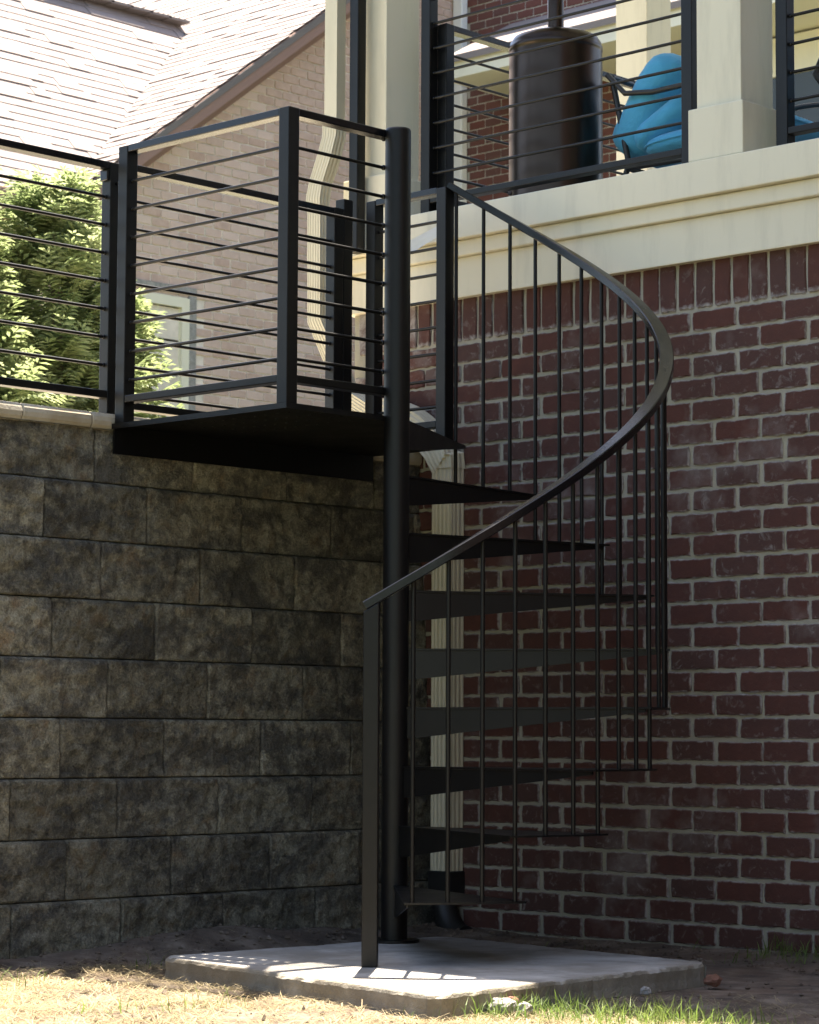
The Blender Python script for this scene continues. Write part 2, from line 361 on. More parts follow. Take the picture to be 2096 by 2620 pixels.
for row in range(0, 29):
    z = ZB0-(row+.5)*CH; ph = 0 if row % 2 == 0 else .1016
    c = -9
    while True:
        x0 = XJ0+ph+c*.2032+rb.uniform(-.004, .004); c += 1
        xc = x0+.1016
        if xc > 4.75: break
        sx = rb.uniform(.975, 1.02); sz = rb.uniform(.97, 1.03); yy = rb.uniform(-.003, .002)
        if -.06 < xc < 1.93 and row < 28: put('brick', BV, xc, yy, z+rb.uniform(-.0015, .0015), wall, sx, sz, rb.uniform(-.005, .005)); cnt += 1
        elif xc > -.47: rest.append((xc, yy, z, sx, sz, False))
x = XJ0-.0203-30*.0813
for k in range(76):
    xc = x+k*.0813+rb.uniform(-.002, .002); yy = rb.uniform(-.003, .002); z = ZB0+.007+.1025
    if -.08 < xc < 1.93: put('brick', SV, xc, yy, z, wall, rb.uniform(.93, 1.04), 1, rb.uniform(-.006, .006))
    elif -.45 < xc < 4.78: rest.append((xc, yy, z, 1, 1, True))
mb = MB()
for (xc, yy, z, sx, sz, sold) in rest:
    me = rb.choice(SV if sold else BV)
    mb.add([(v.co.x*sx+xc, v.co.y+yy, v.co.z*sz+z) for v in me.vertices], [tuple(p.vertices) for p in me.polygons])
tag(mb.build('brickwork', M['brick'], wall), kind='stuff')
# porch edge boards
MB().box(-.50, 4.84, -.032, .25, 2.332, 2.489).build('frieze_board', M['cream'], HOUSE, .003)
MB().box(-.52, 4.84, -.055, .25, 2.4905, 2.553).build('trim_board', M['cream'], HOUSE, .006)
MB().box(-.665, 4.84, -.083, .26, 2.5545, 2.683).build('edge_board', M['cream'], HOUSE, .004)
MB().box(-.62, 4.84, .262, 2.75, 2.50, 2.681).build('porch_floor', M['concrete'], HOUSE)
def column(xc, yc):
    c = MB().box(xc-.098, xc+.098, yc-.098, yc+.098, 2.686, 5.20).build('column', M['cream'], HOUSE, .003)
    MB().box(xc-.121, xc+.121, yc-.121, yc+.121, 2.6855, 2.878).build('column_base', M['cream'], c, .004)
    MB().box(xc-.121, xc+.121, yc-.121, yc+.121, 5.02, 5.19).build('column_cap', M['cream'], c, .004)
column(1.412, .052); column(-.348, .052); column(3.18, .052); column(4.70, .052)
column(-1.02+.05, 2.55); column(.85, 2.55); column(2.6, 2.55)
MB().box(4.85, 10.0, -3.0, 6.0, -.4, 6.3).build('added_wing_wall', M['wingbrick'], HOUSE)  # unseen wing, added to darken the side-facing metal and columns
# beam, ceiling and roof over the porch
MB().box(-.55, 4.84, -.05, .16, 5.205, 5.40).build('porch_beam', M['cream'], HOUSE)
MB().box(-.7, 4.84, .165, 2.7, 5.30, 5.36).build('porch_ceiling', M['ceil'], HOUSE)
MB().box(-.80, 8.9, -.46, -.06, 5.385, 5.415).build('added_bounce_soffit', M['ceil'], HOUSE)  # unseen pale blue slab, added for bluish rail reflections and porch bounce
q = MB(); E_Y0, E_Y1, E_Z = -.5, 3.2, 5.48
q.sweep([[(xx, E_Y0, E_Z-.06), (xx, E_Y1, E_Z-.06), (xx, E_Y1, E_Z+.02), (xx, 1.35, 6.35), (xx, E_Y0, E_Z+.02)] for xx in (-.85, 9.0)], True, False)
q.build('roof', M['underlay'], HOUSE)

# ================================================================== RETAINING WALL
RW = thing('retaining_wall', (-.15, -1.5, -.14), 'retaining wall of mottled split-face concrete blocks with tan cap stones', 'retaining wall')
MB().box(-.355, -.135, -9.0, .004, -.4, 1.668).build('core', M['soil'], RW)
jo = {1: [-1.655, -1.197, -.724, -.257], 2: [-1.881, -1.421, -.962, -.50], 3: [-1.636, -1.175, -.706, -.24], 4: [-1.854, -1.395, -.928, -.465],
      5: [-2.08, -1.617, -1.153, -.681], 6: [-1.833, -1.368, -.901, -.44], 7: [-2.05, -1.587, -1.117, -.647], 8: [-1.819, -1.348, -.879, -.41], 9: [-2.057, -1.584, -1.111, -.649]}
HR = .205; ZL9 = .062
def block(y0, y1, z0, z1, xf, seed):
    def cuts(a, b, st_): 
        m_ = max(3, int((b-a-.016)/st_)); return [a, a+.003, a+.008]+[a+.008+(b-a-.016)*k/m_ for k in range(1, m_)]+[b-.008, b-.003, b]
    YS, ZS = cuts(y0, y1, .012), cuts(z0, z1, .012); nyb, nzb = len(YS)-1, len(ZS)-1; V = []; off = seed*3.7
    for z in ZS:
        for y in YS:
            es = min(y-y0, y1-y); et = z1-z; eb = z-z0
            d = .009*noise.fractal((y*6, z*8, off), 1.0, 2.0, 3)+.0085*noise.noise((y*22+z*9, z*30, off))+.0065*noise.noise((y*52, z*60, off))+.004*noise.noise((y*95, z*110, off))
            d *= .45+.55*min(1, min(es, et, eb)/.014)
            if et < .0079: d -= .011*(1-et/.008)
            if eb < .002: d -= .003
            if es < .002: d -= .005
            V.append((xf+d, y, z))
    F = [(j*(nyb+1)+i, j*(nyb+1)+i+1, (j+1)*(nyb+1)+i+1, (j+1)*(nyb+1)+i) for j in range(nzb) for i in range(nyb)]
    n0 = len(V); W = nyb+1
    per = [i for i in range(nyb+1)]+[j*W+nyb for j in range(1, nzb+1)]+[nzb*W+i for i in range(nyb-1, -1, -1)]+[j*W for j in range(nzb-1, 0, -1)]
    V += [(xf-.13, V[i][1], V[i][2]) for i in per]
    m_ = len(per); F += [(per[i], n0+i, n0+(i+1) % m_, per[(i+1) % m_]) for i in range(m_)]
    me = bpy.data.meshes.new('block'); me.from_pydata(V, [], F); me.polygons.foreach_set('use_smooth', [True]*len(F)); me.update()
    me.materials.append(M['block']); return link('block', me, RW)
sd = 0
for k in range(1, 10):
    z0 = ZL9+HR*(8-k)+HR*0; z0 = ZL9+(8-k)*HR+0.0
    z1 = z0+HR; xf = -.012*(9-k)-.002
    js = list(jo[k]); d = .463
    ys = [js[0]-d*2, js[0]-d]+js
    while ys[-1]+d < -.02: ys.append(ys[-1]+d)
    ys.append(.004)
    for a, b in zip(ys[:-1], ys[1:]):
        if b-a < .02: continue
        sd += 1; block(a+.0032, b-.0032, z0+.002, z1-.0015, xf+random.uniform(-.003, .003), sd)
zt = ZL9+8*HR
# cap stones, rounded front nosing
cy = [-3.2, -2.895, -2.59, -2.287, -1.983, -1.680, -1.377, -1.074, -.771, -.468, -.165, .0]
for a, b in zip(cy[:-1], cy[1:]):
    prof = [(-.36, zt-.018), (-.086, zt-.018)]
    for k in range(7):
        an = -math.pi/2+math.pi*k/6; prof.append((-.100+.020*math.cos(an)+.0, zt+.013+.030*math.sin(an)))
    prof += [(-.36, zt+.043)]
    secs = []
    for yy, sc in ((a+.0015, .975), (a+.007, 1), (b-.007, 1), (b-.0015, .975)):
        secs.append([(-.2+(px+.2)*(sc if px > -.2 else 1)+random.uniform(-.001, .001), yy, zt+.013+(pz-zt-.013)*sc) for px, pz in prof])
    MB().sweep(secs, True, False).build('cap_stone', M['cap'], RW)
# rough strip of wall left of the frame
mb = MB().box(-.30, -.06, -9.0, -2.99, -.3, zt)
tag(mb.build('blockwork', M['block'], RW), kind='stuff')

# ================================================================== SPIRAL STAIRCASE
CX, CY = .83, -1.10
ST = thing('spiral_staircase', (CX, CY, PADZ), 'black steel spiral staircase with square landing and curved handrail on concrete pad', 'staircase')
def pol(a, r, z): return Vector((CX+r*math.cos(R(a)), CY+r*math.sin(R(a)), z))
MB().lathe([(.0445, PADZ), (.0445, 2.60), (.0445, 2.69), (.0445, 2.692), (.042, 2.698), (.001, 2.699)], CX, CY, 36).build('centre_pole', M['black'], ST)
MB().lathe([(.085, PADZ+.0005), (.085, PADZ+.010), (.0446, PADZ+.011)], CX, CY, 32, False).build('base_plate', M['black'], ST)
RISE = .1975; ZL = 1.705; DA = 20.3
def hz(a): return 1.030+(a+50.1)*.00972
treads = []
for k in range(1, 9):
    z = ZL-RISE*(9-k); a0 = 99.3-DA*(8-k)-1.6; a1 = a0+DA+3.6
    n = 7; rin, rout = .0446, .922
    ring = [pol(a0+(a1-a0)*i/n, rout, 0) for i in range(n+1)]
    inn = [pol(a1+6-(a1-a0+12)*i/4, rin, 0) for i in range(5)]
    P = ring+inn; top = [(p.x, p.y, z) for p in P]; bot = [(p.x, p.y, z-.006) for p in P]
    t = MB().sweep([bot, top], True, False).build('tread', M['black'], ST)
    u = Vector((math.cos(R(a0+.5)), math.sin(R(a0+.5)), 0)); s = Vector((-u.y, u.x, 0))
    def br(rr, zz, off): q = Vector((CX, CY, 0))+u*rr+s*off; return (q.x, q.y, zz)
    sect = [[br(.044, z-.0065, o), br(.90, z-.0065, o), br(.90, z-.016, o), br(.10, z-.100, o), br(.044, z-.105, o)] for o in (.0, .006)]
    MB().sweep(sect, True, False).build('bracket', M['black'], t)
# handrail swept along the helix
def railsec(a, w2=.0240, h2=.0135):
    pts = []
    for (sx, sz, an0) in ((1, 1, 0), (-1, 1, 90), (-1, -1, 180), (1, -1, 270)):
        for j in range(2): pts.append((sx*(w2-.003)+.003*math.cos(R(an0+90*j)), sz*(h2-.003)+.003*math.sin(R(an0+90*j))))
    slope = math.atan2(.00972, .915*math.pi/180)
    tn = Vector((-math.sin(R(a)), math.cos(R(a)), 0)); rd = Vector((math.cos(R(a)), math.sin(R(a)), 0))
    nrm = Vector((0, 0, 1))*math.cos(slope)-tn*math.sin(slope)
    c = pol(a, .915, hz(a)); return [c+rd*x+nrm*y for x, y in pts]
HA0, HA1 = -51.9, 121.6
MB().sweep([railsec(HA0+(HA1-HA0)*i/220) for i in range(221)], True, False).build('handrail', M['rail'], ST)
# newel post at the foot
a = -50.7; rd = Vector((math.cos(R(a)), math.sin(R(a)), 0)); tn = Vector((-rd.y, rd.x, 0)); c = pol(a, .915, 0); V = []
hw = .0235
for zz in (0, 1):
    for (i, j) in ((-1, -1), (1, -1), (1, 1), (-1, 1)):
        q = c+rd*hw*i+tn*hw*j; V.append((q.x, q.y, PADZ if zz == 0 else hz(a)+j*.014-.016))
MB().add(V, [(0, 3, 2, 1), (4, 5, 6, 7), (0, 1, 5, 4), (1, 2, 6, 5), (2, 3, 7, 6), (3, 0, 4, 7)]).build('newel_post', M['black'], ST, .003)
q = MB()
for i in range(25):
    a = -42.8+6.77*i; k = 1 if i < 4 else min(8, (i-4)//3+2)
    z0 = ZL-RISE*(9-k)-.003
    MB().tube([pol(a, .907, z0), pol(a, .907, hz(a)-.008)], .0073, 10).build('baluster', M['black'], ST)
# landing: perforated plate
LX0, LX1, LY0, LY1 = -.070, .808, -1.598, -1.105
land = MB(); TH = .006; cw, chh = .0535, .0985; ncx, ncy = 16, 5
mx, my = (LX1-LX0-cw*ncx)/2, (LY1-LY0-chh*ncy)/2
hx0, hy0 = LX0+mx, LY0+max(my, .0)
land.box(LX0, hx0, LY0, LY1, ZL-TH, ZL); land.box(hx0+cw*ncx, LX1, LY0, LY1, ZL-TH, ZL)
land.box(hx0, hx0+cw*3, LY0, LY1, ZL-TH, ZL)
for i in range(3, ncx):
    for j in range(ncy):
        xa, ya = hx0+i*cw, hy0+j*chh; xc, yc = xa+cw/2, ya+chh/2; n = 12
        hole = [(xc+.0068*math.cos(2*math.pi*k/n), yc+.0068*math.sin(2*math.pi*k/n)) for k in range(n)]
        outer = []
        for k in range(n):
            dx, dy = math.cos(2*math.pi*k/n), math.sin(2*math.pi*k/n); s_ = min(cw/2/max(1e-9, abs(dx)), chh/2/max(1e-9, abs(dy))); outer.append((xc+dx*s_, yc+dy*s_))
        for zz, fl in ((ZL, False), (ZL-TH, True)):
            Vv = [(x, y, zz) for x, y in hole]+[(x, y, zz) for x, y in outer]
            F = [(k, (k+1) % n, n+(k+1) % n, n+k) for k in range(n)]
            # corners of the cell
            for (sx, sy) in ((1, 1), (-1, 1), (-1, -1), (1, -1)):
                Vv.append((xc+sx*cw/2, yc+sy*chh/2, zz)); ci = len(Vv)-1
                ang = math.degrees(math.atan2(sy*chh/2, sx*cw/2)) % 360; k0 = int(ang//30); F.append((n+k0, ci, n+(k0+1) % n))
            land.add(Vv, F)
        land.add([(x, y, ZL) for x, y in hole]+[(x, y, ZL-TH) for x, y in hole], [(k, n+k, n+(k+1) % n, (k+1) % n) for k in range(n)])
tip = (.405, -.292)
poly = [(LX0, LY1), (LX1, LY1), (CX-.01, CY+.03), tip, (LX0, -.292)]
land.sweep([[(x, y, ZL-TH) for x, y in poly], [(x, y, ZL) for x, y in poly]], True, False)
LAND = land.build('landing', M['black'], ST)
MB().box(LX0, LX1, LY0-.006, LY0-.0005, ZL-.018, ZL+.0005).build('edge_strip', M['black'], LAND)
MB().box(LX1+.0005, LX1+.006, LY0-.006, -1.145, ZL-.018, ZL+.0005).build('edge_strip', M['black'], LAND)
MB().box(LX0-.0, LX0+.008, LY0, -.30, ZL-.105, ZL-TH-.0005).build('wall_angle', M['black'], LAND)
d = (Vector((tip[0], tip[1], 0))-Vector((CX, CY, 0))); L = d.length; d.normalize(); s = Vector((-d.y, d.x, 0))
def br2(rr, zz, off): q = Vector((CX, CY, 0))+d*rr+s*off; return (q.x, q.y, zz)
MB().sweep([[br2(.044, ZL+.0005, o), br2(L, ZL+.0005, o), br2(L, ZL-.012, o), br2(.044, ZL-.112, o)] for o in (-.007, -.0005)], True, False).build('bracket', M['black'], LAND)
# guards on the landing
PS = .0245
def post(x, y, z0, z1, parent, s=PS, name='post', m='black'): return MB().box(x-s, x+s, y-s, y+s, z0, z1).build(name, M[m], parent, .003)
def rod(a, b, parent, r=.0062): return MB().tube([a, b], r, 8).build('rod', M['black'], parent)
GT = 2.694
RZ = [2.567-.1012*i for i in range(8)]
def guard(p0, p1, parent, rods=RZ, bot=(1.777, 1.803), top=(2.668, 2.694), toff=0):
    a, b = Vector(p0), Vector(p1); dd = (b-a).normalized()
    MB().bar((a.x, a.y, (top[0]+top[1])/2), (b.x, b.y, (top[0]+top[1])/2), .046, top[1]-top[0]).build('top_rail', M['rail'], parent, .003)
    if bot: MB().bar((a.x, a.y, sum(bot)/2), (b.x, b.y, sum(bot)/2), .046, bot[1]-bot[0]).build('bottom_rail', M['black'], parent, .003)
    for z in rods: rod((a.x, a.y, z), (b.x, b.y, z), parent)
def welds(x, y, zs, parent, r=.0095):
    q = MB()
    for z in zs:
        secs = []
        for i in range(1, 6):
            an = math.pi*i/6; secs.append([(x+r*math.sin(an)*math.cos(2*math.pi*k/8), y+r*math.sin(an)*math.sin(2*math.pi*k/8), z-r*math.cos(an)) for k in range(8)])
        q.sweep(secs)
    return tag(q.build('weld_beads', M['rail'], parent), kind='stuff')
P0, P1, P3, PB = (-.042, -1.57), (.780, -1.57), (.338, -.327), (-.035, -.327)
post(*P0, ZL+.0005, GT-.001, ST); post(*P1, ZL+.0005, GT+.0005, ST); post(*P3, ZL+.0005, GT-.004, ST); post(*PB, ZL+.0005, GT-.004, ST)
guard((P0[0]+PS, P0[1], 0), (P1[0]-PS, P1[1], 0), ST)
guard((P1[0], P1[1]+PS, 0), (CX-.045, CY-.015, 0), ST)
guard((PB[0]+PS, PB[1], 0), (P3[0]-PS, P3[1], 0), ST)
welds(.786, -1.126, RZ+[2.668, 2.692, 1.78, 1.80], ST); welds(P0[0]+PS, P0[1], RZ, ST, .008)

# ================================================================== CONCRETE PAD
rp = random.Random(3)
outl = []
for i in range(4):
    a = Vector(PADP[i]); b = Vector(PADP[(i+1) % 4]); n = 70
    for k in range(n):
        t_ = k/n; q = a.lerp(b, t_); nrm = Vector((b.y-a.y, -(b.x-a.x))).normalized()
        rcorner = .022*max(0, 1-min(t_, 1-t_)/.03)
        q = q-nrm*(rcorner-.006*noise.noise((q.x*7, q.y*7, .3))-.004*noise.noise((q.x*33, q.y*33, .7))); outl.append(q)
cen = sum(outl, Vector((0, 0)))/len(outl)
def ringp(ins, z, jz=0, jr=0):
    out = []
    for q in outl:
        k = 1-ins-jr*max(0, noise.noise((q.x*17, q.y*17, 5.5))+.6*noise.noise((q.x*47, q.y*47, 2.5)))
        out.append((cen.x+(q.x-cen.x)*k, cen.y+(q.y-cen.y)*k, z+jz*noise.noise((q.x*25, q.y*25, z))))
    return out
secs = [ringp(-.004, -.30), ringp(-.002, -.13, .004), ringp(.001, -.105, .005), ringp(-.001, PADZ-.012, .005), ringp(.003, PADZ-.004, .005, .016), ringp(.008, PADZ, .001, .030)]
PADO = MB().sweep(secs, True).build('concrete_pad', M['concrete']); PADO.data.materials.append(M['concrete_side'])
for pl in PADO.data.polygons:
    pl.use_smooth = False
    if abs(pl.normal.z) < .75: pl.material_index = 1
tag(PADO, 'square grey concrete pad under the spiral staircase', 'concrete pad')

# ================================================================== FENCE AND GATE ON THE WALL
FX = -.15; CZ = zt+.042
FE = thing('metal_fence', (FX, -2.2, CZ), 'black rod fence on the cap stones left of the staircase landing', 'fence')
post(FX, -1.555, CZ, 2.652, FE); post(FX, -3.0, CZ, 2.652, FE)
FZ = [2.5275-.1006*i for i in range(7)]
guard((FX, -2.975, 0), (FX, -1.58, 0), FE, FZ, (1.804, 1.831), (2.626, 2.652))
MB().box(FX-.02, FX+.02, -1.592, -1.581, 2.585, 2.622).build('latch_plate', M['rail'], FE, .003)
MB().tube([(FX+.026, -1.555, 2.575), (FX+.036, -1.555, 2.575)], .006, 8).build('bolt', M['rail'], FE)
welds(FX, -1.581, FZ, FE, .008)
GA = thing('metal_gate', (FX, -.95, CZ), 'black rod gate on the wall behind the staircase landing', 'gate')
GZ = [2.532-.1003*i for i in range(8)]
post(FX, -1.50, CZ+.03, 2.657, GA, .012, 'stile'); post(FX, -.432, CZ+.03, 2.664, GA, name='stile')
guard((FX, -1.49, 0), (FX, -.456, 0), GA, GZ, (1.775, 1.801), (2.636, 2.662))
welds(FX, -.457, GZ, GA, .008)
GP = tag(MB().box(FX-PS, FX+PS, -.405, -.356, CZ, 2.705).build('gate_post', M['black'], None, .003), 'slim black gate post between the rod gate and the landing guard', 'post')
tag(MB().box(-.372, -.324, -.135, -.087, 2.56, 5.0).build('metal_post', M['black'], None, .003), 'tall black post between pale downspout and left porch column', 'post')

# ================================================================== PORCH RAILINGS
def porch_rail(name, label, p0, p1, posts, rods, top, bot, grp):
    T = thing(name, (posts[0][0], posts[0][1], 2.684), label, 'railing', grp)
    for (x, y) in posts: post(x, y, 2.684, top[1]+.0005, T)
    guard((p0[0], p0[1], 0), (p1[0], p1[1], 0), T, rods, bot, top)
    welds(p0[0], p0[1], rods, T, .008); return T
PRZ = [2.866+.1023*i for i in range(8)]
porch_rail('porch_railing', 'black rod railing in front of the patio heater', (-.056, .03), (1.203, .03), [(-.082, .03), (1.228, .03)], PRZ, (3.675, 3.70), (2.742, 2.767), 'porch railings')
porch_rail('porch_railing', 'black rod railing at the right edge beyond the cream column', (1.672, .03), (2.95, .03), [(1.647, .03), (2.975, .03)], PRZ, (3.675, 3.70), (2.742, 2.767), 'porch railings')
porch_rail('porch_railing', 'black rod railing running back along the porch behind the heater', (-.04, .10), (-.04, 2.4), [(-.04, .083), (-.04, 2.42)], [2.857+.1008*i for i in range(6)], (3.455, 3.481), (2.742, 2.767), 'porch railings')

# ================================================================== DOWNSPOUT
DS = thing('downspout', (.095, -.04, .09), 'cream ribbed metal downspout bending down the brick corner', 'downspout')
def spout(path, name, parent, w_=.104, d_=.072, ribs=True, widths=None):
    path = [Vector(q) for q in path]; secs = []
    base = []
    nrib = 5
    for (cx_, cy_, dxx, dyy, L) in ((-.5, -.5, 1, 0, w_), (.5, -.5, 0, 1, d_), (.5, .5, -1, 0, w_), (-.5, .5, 0, -1, d_)):
        steps = nrib*4 if L == w_ else 12
        for i in range(steps):
            t_ = i/steps; dep = .0035*(1 if (i % 4) in (1, 2) else 0) if (ribs and 2 <= i < steps-1) else 0
            px = cx_*w_+dxx*t_*L; py = cy_*d_+dyy*t_*L; px += -dyy*dep*-1*-1; py += dxx*dep
            base.append((px, py))
    for i, q in enumerate(path):
        tdir = (path[min(i+1, len(path)-1)]-path[max(i-1, 0)]).normalized()
        X = Vector((1, 0, 0)); X = (X-tdir*X.dot(tdir)).normalized() if abs(tdir.x) < .98 else Vector((0, 0, 1)); Y = tdir.cross(X) if tdir.z < 0 else X.cross(tdir)*-1
        if Y.y < 0: Y = -Y
        sc = widths[i] if widths else 1
        secs.append([q+X*a*sc+Y*b*sc for a, b in base])
    return MB().sweep(secs, True, False).build(name, M['spout'], parent)
spout([(.092, -.040, 1.70), (.092, -.040, .09)], 'lower_pipe', DS)
spout([(.075, -.044, .93), (.075, -.044, .88)], 'strap', DS, .15, .082, False)
el = []
for i in range(8):
    t_ = i/7; an = R(75*t_); el.append((-.30+.31*math.sin(an)+.085*t_, -.065+.02*t_, 1.915-.30*(1-math.cos(an))-.01*t_))
el.append((.092, -.0405, 1.70)); el.append((.092, -.0405, 1.66))
spout(el, 'lower_elbow', DS, .108, .078, True, [1.03 if i % 2 else 1.0 for i in range(len(el))])
spout([(-.455, -.135, 5.2), (-.455, -.135, 3.10)], 'upper_pipe', DS, .070, .050, False)
spout([(-.455, -.135, 3.12), (-.457, -.136, 3.05), (-.475, -.145, 2.97), (-.515, -.155, 2.86), (-.525, -.158, 2.80), (-.525, -.158, 2.76)], 'upper_elbow', DS, .078, .058, True, [1.05, 1.0, 1.03, 1.0, 1.03, 1.0])
spout([(-.523, -.157, 2.79), (-.52, -.155, 2.3), (-.40, -.09, 1.98), (-.29, -.066, 1.912)], 'middle_pipe', DS, .074, .055)
DP = thing('drain_pipe', (.10, -.05, -.12), 'black corrugated drain pipe at the foot of the cream downspout', 'drain pipe')
MB().box(.035, .152, -.088, .003, .0, .105).build('adapter', M['plastic'], DP, .006)
prof = [[] for _ in range(1)]; pts = []; rr = []
for i in range(26):
    t_ = i/25; an = R(80*t_); pts.append((.095+.16*(1-math.cos(an)), -.055-.03*t_, .01-.16*math.sin(an))); rr.append(.047+(.006 if i % 2 else 0))
MB().tube(pts, rr, 16).build('corrugated_elbow', M['plastic'], DP)

# ================================================================== PATIO HEATER
hx, hy = .33, .33
PH = thing('patio_heater', (hx, hy, 2.684), 'dark bronze cylindrical patio heater base with round pole on the porch', 'patio heater')
MB().lathe([(.212, 2.684), (.217, 2.69), (.217, 2.695), (.217, 2.715), (.217, 2.72), (.188, 2.725), (.1878, 2.735), (.1865, 3.338), (.1863, 3.348), (.188, 3.350), (.188, 3.365), (.1860, 3.367), (.1835, 3.380), (.170, 3.402), (.12, 3.422), (.06, 3.432), (.034, 3.434)], hx, hy, 56).build('tank_housing', M['bronze'], PH)
MB().lathe([(.033, 3.432), (.033, 4.75), (.001, 4.752)], hx, hy, 24).build('pole', M['bronze'], PH)
MB().lathe([(.062, 4.752), (.075, 4.80), (.075, 4.95), (.05, 5.0)], hx, hy, 24).build('burner', M['bronze'], PH)
MB().lathe([(.40, 5.01), (.41, 5.015), (.25, 5.07), (.04, 5.09)], hx, hy, 32).build('reflector', M['bronze'], PH)
MB().tube([(hx-.05, hy-.216, 2.75), (hx-.05, hy-.222, 2.75)], .010, 10).build('bolt', M['bronze'], PH)

# ================================================================== CHAIRS
def cushion(name, c, s, rot, parent, e=.42, sag=.0, seed=0, m='teal', pipe=False):
    n, k = 22, 14; secs = []; rm = Matrix.Rotation(rot[2], 3, 'Z') @ Matrix.Rotation(rot[1], 3, 'Y') @ Matrix.Rotation(rot[0], 3, 'X')
    sg = lambda v, ex: math.copysign(abs(v)**ex, v)
    for i in range(1, k):
        ph = -math.pi/2+math.pi*i/k; ring = []
        for j in range(n):
            th = 2*math.pi*j/n
            x = sg(math.cos(ph), e)*sg(math.cos(th), e); y = sg(math.cos(ph), e)*sg(math.sin(th), e); z = sg(math.sin(ph), e*1.6)
            pf = 1+.16*noise.noise((x*1.7+seed, y*1.7, z*1.5))+.07*noise.noise((x*4+seed, y*4, z*3))
            v = Vector((x*s[0], y*s[1], z*s[2]*pf*(1-.35*max(abs(x), abs(y))**4))); v.z -= sag*(1-x*x)
            ring.append(rm @ v+Vector(c))
        secs.append(ring)
    cu = MB().sweep(secs).build(name, M[m], parent)
    if not pipe: return cu
    pip = [rm @ Vector((sg(math.cos(2*math.pi*j/48), e)*s[0]*1.005, sg(math.sin(2*math.pi*j/48), e)*s[1]*1.005, 0))+Vector(c) for j in range(49)]
    MB().tube(pip, .0045, 6).build('piping', M[m], cu); return cu
def chair(name, label, loc, rz):
    T = thing(name, (0, 0, 0), label, 'chair', 'porch chairs')
    # built facing +X around the origin, seat depth along X, width along Y
    for sy in (-1, 1):
        MB().tube([(-.42, sy*.29, .53), (-.33, sy*.30, .44), (-.20, sy*.30, .425), (.12, sy*.30, .437), (.24, sy*.30, .43), (.30, sy*.30, .40), (.325, sy*.30, .35), (.30, sy*.30, .315), (.27, sy*.30, .325)], [.011]*5+[.014]*4, 10).build('arm', M['darkmetal'], T)
        MB().tube([(.20, sy*.30, .43), (.25, sy*.30, .22), (.21, sy*.30, .10), (.28, sy*.30, .0)], .012, 8).build('leg', M['darkmetal'], T)
        MB().tube([(-.42, sy*.26, .53), (-.34, sy*.26, .17), (-.40, sy*.26, .0)], .012, 8).build('leg', M['darkmetal'], T)
    for (a, b) in (((-.34, -.27, .15), (.26, -.27, .15)), ((-.34, .27, .15), (.26, .27, .15)), ((.26, -.27, .15), (.26, .27, .15)), ((-.34, -.26, .15), (-.34, .26, .15)), ((-.43, -.26, .53), (-.43, .26, .53))): MB().tube([a, b], .012, 8).build('frame_bar', M['darkmetal'], T)
    cushion('seat_cushion', (.02, 0, .245), (.33, .285, .055), (0, R(-3), 0), T, .40, seed=1, pipe=True)
    cushion('back_cushion', (-.285, 0, .405), (.225, .285, .115), (0, R(-58), 0), T, .42, seed=4)
    cushion('lumbar_cushion', (-.20, 0, .320), (.165, .284, .075), (0, R(-28), 0), T, .42, seed=9)
    T.location = loc; T.rotation_euler = (0, 0, rz); return T
chair('patio_chair', 'patio chair with teal cushions and black arms beside the patio heater', (.985, .66, 2.684), R(4))
chair('patio_chair', 'teal cushioned patio chair at the right edge, mostly hidden by the column', (1.86, .66, 2.684), R(188))

# ================================================================== PAPER TAG
pm = [(.050, -.255, 2.525), (.066, -.262, 2.470), (.262, -.262, 2.535), (.256, -.250, 2.580)]
q = MB().sweep([[(x, y, z) for x, y, z in pm], [(x, y+.0015, z) for x, y, z in pm]], True, False)
tag(q.build('paper_sheet', M['white']), 'crooked white paper sheet behind the upper landing post', 'paper')

# ================================================================== TAN NEIGHBOUR HOUSE
NH = thing('tan_brick_house', (-9.6, 7, 1.67), 'pale tan brick house with brown gable trim and pale shingle roof', 'house')
NX = -9.5; RS, RB_ = .749, .870
APY, RZTOP = 12.0, RS*12.0+RB_
ncore = MB().sweep([[(xx, 1.0, 1.2), (xx, 16.0, 1.2), (xx, 16.0, 5.0), (xx, APY, RZTOP-.28), (xx, 5.58, RS*5.58+RB_-.28), (xx, 1.0, 4.74)] for xx in (-9.8, NX-.010)], True, False).build('wall', M['tanmortar'], NH)
TV = [brick_mesh('brick', .0725, .1, .03, M['tanbrick'], 1)]
TV = [brick_mesh('brick', .193, .071, .03, M['tanbrick'], 70+k, 'y', .0025) for k in range(8)]
cand = []; WIN = (6.15, 7.055, 3.02, 4.36)
for row in range(0, 75):
    z = 2.95+row*.0813
    for c in range(0, 40):
        y = 4.2+c*.2032+(.1016 if row % 2 else 0)
        lim = RS*(y-.1)+RB_-.12 if y > 5.75 else 4.65
        if z+.045 > lim or y > 11.2: continue
        if WIN[0]-.10 < y < WIN[1]+.10 and WIN[2]-.04 < z < WIN[3]+.04: continue
        dv = Vector((NX, y, z))-cam_loc; Z = dv.dot(fwd); u = dv.dot(rgt)/Z*6468+1048; v = -dv.dot(upv)/Z*6468+1310
        vis = (330 < u < 868 and 20 < v < 1075)
        cand.append((not vis, (Vector((NX, y, z))-cam_loc).length, y, z))
cand.sort(); far_ = MB()
